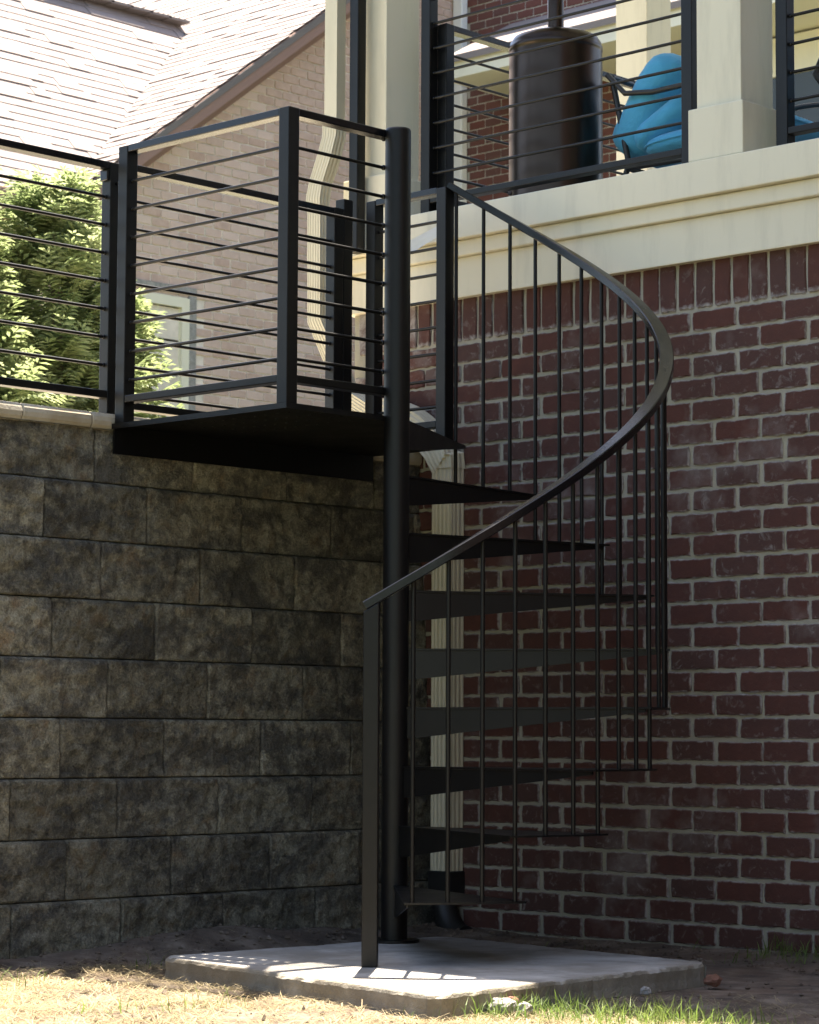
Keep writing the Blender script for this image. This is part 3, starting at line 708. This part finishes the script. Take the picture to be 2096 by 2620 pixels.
for i, (nv, dd, y, z) in enumerate(cand):
    if i < 300 and not nv:
        o = link('brick', rb.choice(TV), ncore, world=False); pl = wloc(ncore); o.location = Vector((NX+rb.uniform(-.003, .003), y, z))-pl; o.scale = (1, rb.uniform(.97, 1.02), rb.uniform(.96, 1.03))
    else:
        me = rb.choice(TV); dx = rb.uniform(-.003, .003); far_.add([(vv.co.x+NX+dx, vv.co.y+y, vv.co.z+z) for vv in me.vertices], [tuple(p_.vertices) for p_ in me.polygons])
tag(far_.build('brickwork', M['tanbrick'], ncore), kind='stuff')
# window
wy0, wy1, wz0, wz1 = WIN
WN = MB(); fw = .085
for (a, b, c_, d_) in ((wy0, wy0+fw, wz0, wz1), (wy1-fw, wy1, wz0, wz1), (wy0+fw, wy1-fw, wz1-fw, wz1), (wy0+fw, wy1-fw, wz0, wz0+fw)): WN.box(NX-.05, NX+.028, a, b, c_, d_)
WN_ = WN.build('window', M['fartrim'], NH)
MB().box(NX-.012, NX+.018, wy1+.004, wy1+.088, wz0-.04, wz1+.03).build('brick_mould', M['rubble'], WN_)
MB().box(NX-.012, NX+.020, wy0-.05, wy1+.088, wz1+.034, wz1+.10).build('lintel', M['rubble'], WN_)
MB().box(NX-.045, NX+.06, wy0-.08, wy1+.08, wz0-.07, wz0-.005).build('sill', M['fartrim'], WN_)
npy, npz = 3, 4
for i in range(npy):
    for j in range(npz):
        a = wy0+fw+(wy1-wy0-2*fw)*i/npy; b = wy0+fw+(wy1-wy0-2*fw)*(i+1)/npy; c_ = wz0+fw+(wz1-wz0-2*fw)*j/npz; d_ = wz0+fw+(wz1-wz0-2*fw)*(j+1)/npz
        MB().box(NX-.03, NX-.024, a+.009, b-.009, c_+.009, d_-.009).build('pane', M['glass'], WN_)
mun = MB()
for i in range(npy+1):
    a = wy0+fw+(wy1-wy0-2*fw)*i/npy; mun.box(NX-.032, NX-.008, a-.009, a+.009, wz0+fw, wz1-fw)
for j in range(npz+1):
    c_ = wz0+fw+(wz1-wz0-2*fw)*j/npz; mun.box(NX-.031, NX-.010, wy0+fw, wy1-fw, c_-.009, c_+.009)
mun.build('muntins', M['fartrim'], WN_)
# rake board and soffit
def rz_(y): return RS*y+RB_
secs = []
for y in (5.52, APY): secs.append([(-9.235, y, rz_(y)-.205), (-9.20, y, rz_(y)-.205), (-9.20, y, rz_(y)-.026), (-9.235, y, rz_(y)-.026)])
MB().sweep(secs, True, False).build('rake_board', M['brown'], NH)
secs = []
for y in (5.52, APY): secs.append([(-9.505, y, rz_(y)-.190), (-9.237, y, rz_(y)-.190), (-9.237, y, rz_(y)-.13), (-9.505, y, rz_(y)-.13)])
MB().sweep(secs, True, False).build('rake_soffit', M['brown'], NH)
secs = []
for y in (5.60, APY): secs.append([(-9.506, y, rz_(y)-.35), (-9.478, y, rz_(y)-.35), (-9.478, y, rz_(y)-.192), (-9.506, y, rz_(y)-.192)])
MB().sweep(secs, True, False).build('rake_frieze', M['brown'], NH)
LM, LD = -1.0465, -4.640
EX, EZ = -9.14, LM*-9.14+LD
MB().box(EX-.03, EX, 1.0, 5.55, EZ-.20, EZ-.02).build('eave_board', M['brown'], NH)
MB().box(NX-.02, EX-.032, 1.0, 5.55, EZ-.19, EZ-.15).build('eave_soffit', M['brown'], NH)
MB().box(EX+.002, EX+.11, 1.0, 5.50, EZ-.13, EZ-.015).build('gutter', M['brown'], NH, .02)
# roof planes and shingles
RIDX = -11.64; RIDZ = LM*RIDX+LD
roof = MB()
e0, r0 = (EX+.03, LM*(EX+.03)+LD), (RIDX, RIDZ); yv0, yv1 = (e0[1]-RB_)/RS+.05, (r0[1]-RB_)/RS+.05
roof.sweep([[(e0[0], ya, e0[1]-.035), (r0[0], yb, r0[1]-.035), (r0[0], yb, r0[1]-.12), (e0[0], ya, e0[1]-.10)] for ya, yb in ((.5, .5), (yv0, yv1))], True, False)
roof.sweep([[(xx, 5.50, rz_(5.50)-.035), (xx, APY, RZTOP-.035), (xx, APY, RZTOP-.12), (xx, 5.50, rz_(5.50)-.095)] for xx in (-19.0, -9.19)], True, False)
roof.sweep([[(xx, APY, RZTOP-.035), (xx, 18.3, rz_(5.6)-.035), (xx, 18.3, rz_(5.6)-.095), (xx, APY, RZTOP-.12)] for xx in (-19.0, -9.19)], True, False)
ROOF = roof.build('roof', M['underlay'], NH)
sh = []; rs_ = random.Random(9)
sl_l = Vector((-1, 0, -LM)).normalized(); nl_ = Vector((-LM, 0, 1)).normalized()
nc = int(math.hypot(EX-RIDX, RIDZ-EZ)/.127)
for c in range(nc+1):
    base = Vector((EX+.035, 0, LM*(EX+.035)+LD))+sl_l*(.127*c)
    y = 1.0+rs_.uniform(0, .3)
    yv = (base.z+.05-RB_)/RS+.02          # valley
    while y < min(yv, 9.3):
        wd = rs_.choice((.17, .22, .27, .33, .38)); wd = min(wd, max(.05, yv-y)); th = rs_.choice((.003, .003, .004, .009))
        sh.append((base+Vector((0, y+wd/2, 0)), Vector((0, 1, 0)), sl_l, nl_, wd, th)); y += wd+.003
sl_r = Vector((0, 1, RS)).normalized(); nr_ = Vector((0, -RS, 1)).normalized()
for c in range(0, 62):
    base = Vector((0, 5.50, rz_(5.50)))+sl_r*(.127*c)
    if base.y > APY: break
    x = -9.18-rs_.uniform(0, .05); xv = (base.z-LD)/LM if base.z < RIDZ else -19
    while x > max(xv-.02, -14.5):
        wd = rs_.choice((.17, .22, .27, .33, .38)); th = rs_.choice((.003, .003, .004, .009))
        sh.append((base+Vector((x-wd/2, 0, 0)), Vector((1, 0, 0)), sl_r, nr_, wd, th)); x -= wd+.003
def sh_key(s_):
    dv = s_[0]-cam_loc; Z = dv.dot(fwd); u = dv.dot(rgt)/Z*6468+1048; v = -dv.dot(upv)/Z*6468+1310
    return (not (-20 < u < 870 and -20 < v < 520), Z)
sh.sort(key=sh_key); box_sh = {}
stuff = MB()
for i, (c, ax, sl_, nn, wd, th) in enumerate(sh):
    if i < 300:
        key = (round(wd, 3), th, ax.x)
        if key not in box_sh:
            q = MB().obox(Vector((0, 0, 0)), ax*(wd/2), sl_*.075-nn*.0042, nn*(th/2)); box_sh[key] = q.mesh('shingle', M['shingle'])
        o = link('shingle', box_sh[key], ROOF, world=False)
        o.location = c+sl_*.07+nn*(th/2-.006)-wloc(ROOF)
    else: stuff.obox(c+sl_*.07+nn*(th/2-.006), ax*(wd/2), sl_*.075-nn*.0042, nn*(th/2))
    # lay each shingle over the one below
tag(stuff.build('shingles', M['shingle'], ROOF), kind='stuff')
q = MB()
for k in range(34):
    y = 1.0+k*.24
    if y > 8.7: break
    q.obox((RIDX, y, RIDZ+.02), Vector((.13, 0, 0)), Vector((0, .135, .004)), Vector((0, 0, .012)))
q.build('ridge_cap', M['underlay'], ROOF)

# ================================================================== FAR RED BRICK HOUSE
FH = thing('red_brick_wing', (-7, 10.6, 1.67), 'far red brick house wall with low white-lit roof seen through porch rods', 'house')
FY = 10.5
fw_ = MB().box(-9.49, 0, FY+.008, FY+.3, 1.2, 9.5).build('wall', M['farmortar'], FH)
FV = [brick_mesh('brick', .193, .071, .03, M['farbrick'], 90+k, 'x', .002) for k in range(5)]
fs = MB(); rest2 = []
for row in range(0, 60):
    z = 4.6+row*.0813
    for c in range(0, 40):
        xx = -9.35+c*.2032+(.1016 if row % 2 else 0)
        dv = Vector((xx, FY, z))-cam_loc; Z = dv.dot(fwd); u = dv.dot(rgt)/Z*6468+1048; v = -dv.dot(upv)/Z*6468+1310
        if not (1080 < u < 2110 and -20 < v < 520): continue
        vis = (1095 < u < 1310)
        if vis and not (1135 < u < 1170):
            o = link('brick', rb.choice(FV), fw_, world=False); o.location = Vector((xx, FY+rb.uniform(-.003, .002), z))-wloc(fw_)
        else:
            me = rb.choice(FV); fs.add([(vv.co.x+xx, vv.co.y+FY, vv.co.z+z) for vv in me.vertices], [tuple(p_.vertices) for p_ in me.polygons])
tag(fs.build('brickwork', M['farbrick'], fw_), kind='stuff')
MB().box(-9.665+.0, -9.515, FY-.09, FY-.003, 1.3, 9.4).build('downspout', M['white'], FH, .012) if False else MB().box(-9.48, -9.36, FY-.10, FY-.012, 1.3, 9.4).build('downspout', M['white'], FH, .012)
# low roof in front of that wall
secs = []
LY = 9.6
lo = [(-8.88, LY, 6.69), (-3.0, LY, 6.69)]
MB().sweep([[(xx, LY, 6.66), (xx, LY, 6.86), (xx, LY+.04, 6.86), (xx, LY+.04, 6.66)] for xx in (-8.88, -3.0)], True, False).build('eave_board', M['fartrim'], FH)
MB().box(-8.86, -3.0, LY+.042, FY-.01, 6.665, 6.70).build('eave_soffit', M['fartrim'], FH)
rf = MB().sweep([[(xx, LY-.04, 6.865), (xx, FY-.01, 7.38), (xx, FY-.01, 7.30), (xx, LY-.04, 6.80)] for xx in (-8.80, -3.0)], True, False).build('low_roof', M['shingle'], FH)
MB().sweep([[(xx, LY+.05, 6.704), (xx, FY-.012, 6.704), (xx, FY-.012, 7.29), (xx, LY+.05, 6.83)] for xx in (-8.84, -8.81)], True, False).build('gable_board', M['fartrim'], FH)
MB().box(-8.16, -7.86, LY+.15, LY+.30, 5.9, 6.664).build('bracket', M['fartrim'], FH, .02)
# trim and window further right, seen between the porch columns
MB().box(-6.6, -1.0, FY-.06, FY-.004, 7.42, 7.95).build('frieze_board', M['fartrim'], FH)
MB().box(-6.4, -1.2, FY-.07, FY-.012, 6.30, 6.64).build('window_head', M['fartrim'], FH)
MB().box(-6.3, -1.3, FY-.05, FY-.013, 5.0, 6.295).build('window', M['glass'], FH)

# ================================================================== EVERGREENS
def shrub(label, base, h, rad, seed, nspray):
    T = thing('evergreen_tree', base, label, 'tree', 'evergreens behind the fence')
    rn = random.Random(seed); b = Vector(base)
    MB().tube([b+Vector((0, 0, -.05)), b+Vector((.03, .02, h*.5)), b+Vector((-.02, .03, h*.95))], [.06, .04, .01], 8).build('trunk', M['bark'], T)
    V = []; F = []
    for s_ in range(nspray):
        t_ = rn.random()**.8; z = h*(.02+.98*t_)
        ang = rn.uniform(0, 2*math.pi)
        prof = rad*(1-t_)**.70*(.82+.62*noise.noise((math.cos(ang)*1.9+seed, math.sin(ang)*1.9, z*2.3)))+.03
        rr = prof*(1-.55*rn.random()**2.2)
        lump = noise.noise((math.cos(ang)*2.6, math.sin(ang)*2.6+seed, z*3.1))
        if lump < -.16 and rn.random() < .8: continue
        c = b+Vector((rr*math.cos(ang), rr*math.sin(ang), z))
        out = Vector((math.cos(ang), math.sin(ang), rn.uniform(-.25, .65)+.5*t_)).normalized()
        side = out.cross(Vector((rn.uniform(-.4, .4), rn.uniform(-.4, .4), 1))).normalized(); upn = side.cross(out)
        L = rn.uniform(.13, .27)
        for k in range(13):
            fr = (k//2)/6.0; sg_ = 1 if k % 2 else -1
            if k == 12: p0 = c+out*L*.8; dr = out
            else: p0 = c+out*L*fr; dr = (out*.75+side*sg_*.8*(1-fr*.3)-Vector((0, 0, .22))).normalized()
            ln = L*(.52-.28*fr)*rn.uniform(.8, 1.2); wd = ln*.10+.0022
            wv = dr.cross(upn).normalized()*wd; wv = wv+upn*rn.uniform(-.4, .4)*wd
            n0 = len(V); m_ = p0+dr*ln*.55
            V += [p0, m_+wv, p0+dr*ln-Vector((0, 0, ln*.12)), m_-wv]; F.append((n0, n0+1, n0+2, n0+3))
    me = bpy.data.meshes.new('crown'); me.from_pydata([tuple(v) for v in V], [], F); me.update(); me.materials.append(M['leaf']); link('crown', me, T)
shrub('full feathery evergreen tree at the left edge behind the fence rods', (-4.22, .62, 1.66), 1.98, .80, 2, 3300)
shrub('pointed light green evergreen tree behind the fence end post', (-4.02, 1.24, 1.66), 1.88, .50, 5, 2100)
shrub('low spreading evergreen tree in front of the tan house window', (-4.05, 1.60, 1.62), 1.36, .46, 8, 1700)
shrub('dark evergreen tree low behind the left fence panel', (-4.9, .75, 1.60), 1.2, .8, 12, 1400)
# unseen tree belt, added behind the viewpoint to darken reflections and block low sky
V = []; F = []; rw_ = random.Random(4)
for (tx, ty, th_, tr) in ((16, -6, 9, 3.2), (18, -11.5, 11, 3.6), (15.5, -16.5, 10, 3.4), (10.5, -19, 11, 3.6), (4.5, -20, 10, 3.4), (-2, -20, 11, 3.8), (20, .5, 11, 3.8), (-9, -17, 10, 3.6)):
    for k in range(1500):
        an = rw_.uniform(0, 6.283); t_ = rw_.random(); rr = tr*(.35+.65*math.sqrt(rw_.random()))*(math.sin(math.pi*min(1, .12+t_*.88))**.6+.08); z = -.1+th_*t_
        c = Vector((tx+rr*math.cos(an), ty+rr*math.sin(an), z)); a_ = Vector((rw_.gauss(0, 1), rw_.gauss(0, 1), rw_.gauss(0, 1))).normalized(); b_ = a_.cross(Vector((rw_.gauss(0, 1), rw_.gauss(0, 1), rw_.gauss(0, 1)))).normalized(); q_ = rw_.uniform(.12, .34)
        n0 = len(V); V += [c-a_*q_, c+b_*q_*.6, c+a_*q_, c-b_*q_*.6]; F.append((n0, n0+1, n0+2, n0+3))
me = bpy.data.meshes.new('added_woods'); me.from_pydata([tuple(v) for v in V], [], F); me.update(); me.materials.append(M['leaf_dark'])
wo = bpy.data.objects.new('added_woods', me); COL.objects.link(wo); tag(wo, 'unseen dark belt of trees added behind the viewpoint to cut low sky light', 'trees', kind='stuff')

# ================================================================== GRASS, STRAW, STONES
def lit(x, y): return y < -1.80 and x > .34
rg = random.Random(21)
def blades(name, n, region, lf, wf, flat, m, label, cat, dens=None):
    V = []; F = []
    i = 0; tries = 0
    while i < n and tries < n*12:
        tries += 1
        x = rg.uniform(region[0], region[1]); y = rg.uniform(region[2], region[3])
        if pad_inside(x, y, .012): continue
        if dens and rg.random() > dens(x, y): continue
        i += 1
        z = ground_h(x, y)-.002; an = rg.uniform(0, 2*math.pi); L = rg.uniform(*lf); wd = rg.uniform(*wf); tl = rg.uniform(*flat)
        dr = Vector((math.cos(an)*math.cos(tl), math.sin(an)*math.cos(tl), math.sin(tl))); sd_ = Vector((-math.sin(an), math.cos(an), 0)).lerp(Vector((rg.uniform(-1, 1), rg.uniform(-1, 1), 0)), .4)*wd
        p0 = Vector((x, y, z+rg.uniform(0, .008))); p1 = p0+dr*L*.55; p2 = p0+dr*L+Vector((dr.x, dr.y, 0))*L*.25-Vector((0, 0, L*.22*math.cos(tl)))
        if p2.z < z+.002: p2.z = z+rg.uniform(.001, .008)
        n0 = len(V); V += [p0-sd_, p0+sd_, p1+sd_*.8, p1-sd_*.8, p2]; F += [(n0, n0+1, n0+2, n0+3), (n0+3, n0+2, n0+4)]
    me = bpy.data.meshes.new(name); me.from_pydata([tuple(v) for v in V], [], F); me.update(); me.materials.append(M[m])
    o = bpy.data.objects.new(name, me); COL.objects.link(o); tag(o, label, cat, kind='stuff'); return o
def d_straw(x, y):
    k = .5+.6*noise.noise((x*3, y*3, 9))
    if y > -1.75 or x < .30: k *= .12
    return max(.05, k)
blades('dry_grass', 34000, (.15, 3.1, -3.6, -1.2), (.03, .11), (.0008, .0020), (0, .35), 'straw', 'pale dry grass clippings lying over the bare sunny soil', 'dry grass', d_straw)
def d_green(x, y):
    k = max(0, noise.noise((x*2.6+5, y*2.6, 2.2))-.22)*.9
    if 1.75 < x < 2.9 and -2.15 < y < -1.72: k += .7
    if y > -1.70: k *= .5
    if x < .32: k = 0
    return min(1, k)
blades('grass', 2300, (.3, 3.2, -3.4, -.05), (.03, .085), (.0012, .0024), (.5, 1.45), 'grass', 'thin green grass blades sprouting from the soil around the pad', 'grass', d_green)
blades('grass', 230, (1.85, 2.75, -2.12, -1.80), (.05, .10), (.0016, .0030), (.7, 1.35), 'grass', 'longer bright green grass tufts at the sunny edge of the pad', 'grass', lambda x, y: 1 if noise.noise((x*5, y*5, 1.0)) > -.05 else .1)
blades('grass', 900, (1.6, 3.4, -.20, -.01), (.03, .09), (.0014, .0026), (.4, 1.4), 'grass', 'strip of shaded green grass along the foot of the brick wall', 'grass')
def lump(name, c, r, m, seed, label, cat, grp=None):
    secs = []
    for i in range(1, 9):
        ph = -math.pi/2+math.pi*i/9
        secs.append([Vector((math.cos(ph)*math.cos(2*math.pi*j/12), math.cos(ph)*math.sin(2*math.pi*j/12), math.sin(ph)*.7)) for j in range(12)])
    secs = [[tuple(Vector(c)+v*r*(1+.35*noise.noise(v*1.8+Vector((seed, 0, 0)))+.15*noise.noise(v*5+Vector((0, seed, 0))))) for v in s_] for s_ in secs]
    tag(MB().sweep(secs, True, False).build(name, M[m]), label, cat, grp)
lump('concrete_lump', (2.13, -2.03, -.113), .040, 'rubble', 1, 'largest pale concrete lump beside the front edge of the pad', 'stone', 'stones by the pad')
lump('concrete_lump', (2.17, -1.985, -.118), .026, 'rubble', 4, 'smaller pale concrete lump right of the largest lump by the pad', 'stone', 'stones by the pad')
lump('red_stone', (2.10, -1.955, -.105), .022, 'redstone', 2, 'reddish brown stone against the front right side of the pad', 'stone', 'stones by the pad')
lump('pale_stone', (2.10, -1.36, -.118), .018, 'rubble', 6, 'small pale stone in shade near the right corner of the pad', 'stone', 'stones by the pad')
lump('red_stone', (2.12, -1.06, -.105), .026, 'redstone', 7, 'rusty brown clod by the right corner of the pad', 'stone', 'stones by the pad')
# loose soil crumbs
q = MB(); rc = random.Random(8)
for i in range(2600):
    x = rc.uniform(-.02, 3.0); y = rc.uniform(-3.3, -.03)
    if i % 3 == 0: x = rc.uniform(-.01, .5)
    if i % 3 == 1: y = rc.uniform(-.4, -.02)
    if pad_inside(x, y, .015): continue
    r = rc.choice((.003, .004, .005, .007, .010, .014 if rc.random() < .3 else .005)); z = ground_h(x, y)+r*.3
    P = [Vector((rc.uniform(.6, 1.2)*r*a, rc.uniform(.6, 1.2)*r*b, rc.uniform(.5, 1)*r*c)) + Vector((x, y, z)) for a, b, c in ((1, 0, 0), (-1, 0, 0), (0, 1, 0), (0, -1, 0), (0, 0, 1), (0, 0, -1))]
    q.add(P, [(0, 2, 4), (2, 1, 4), (1, 3, 4), (3, 0, 4), (2, 0, 5), (1, 2, 5), (3, 1, 5), (0, 3, 5)])
tag(q.build('soil_crumbs', M['soil']), 'loose soil crumbs scattered over the bare ground', 'soil', kind='stuff')
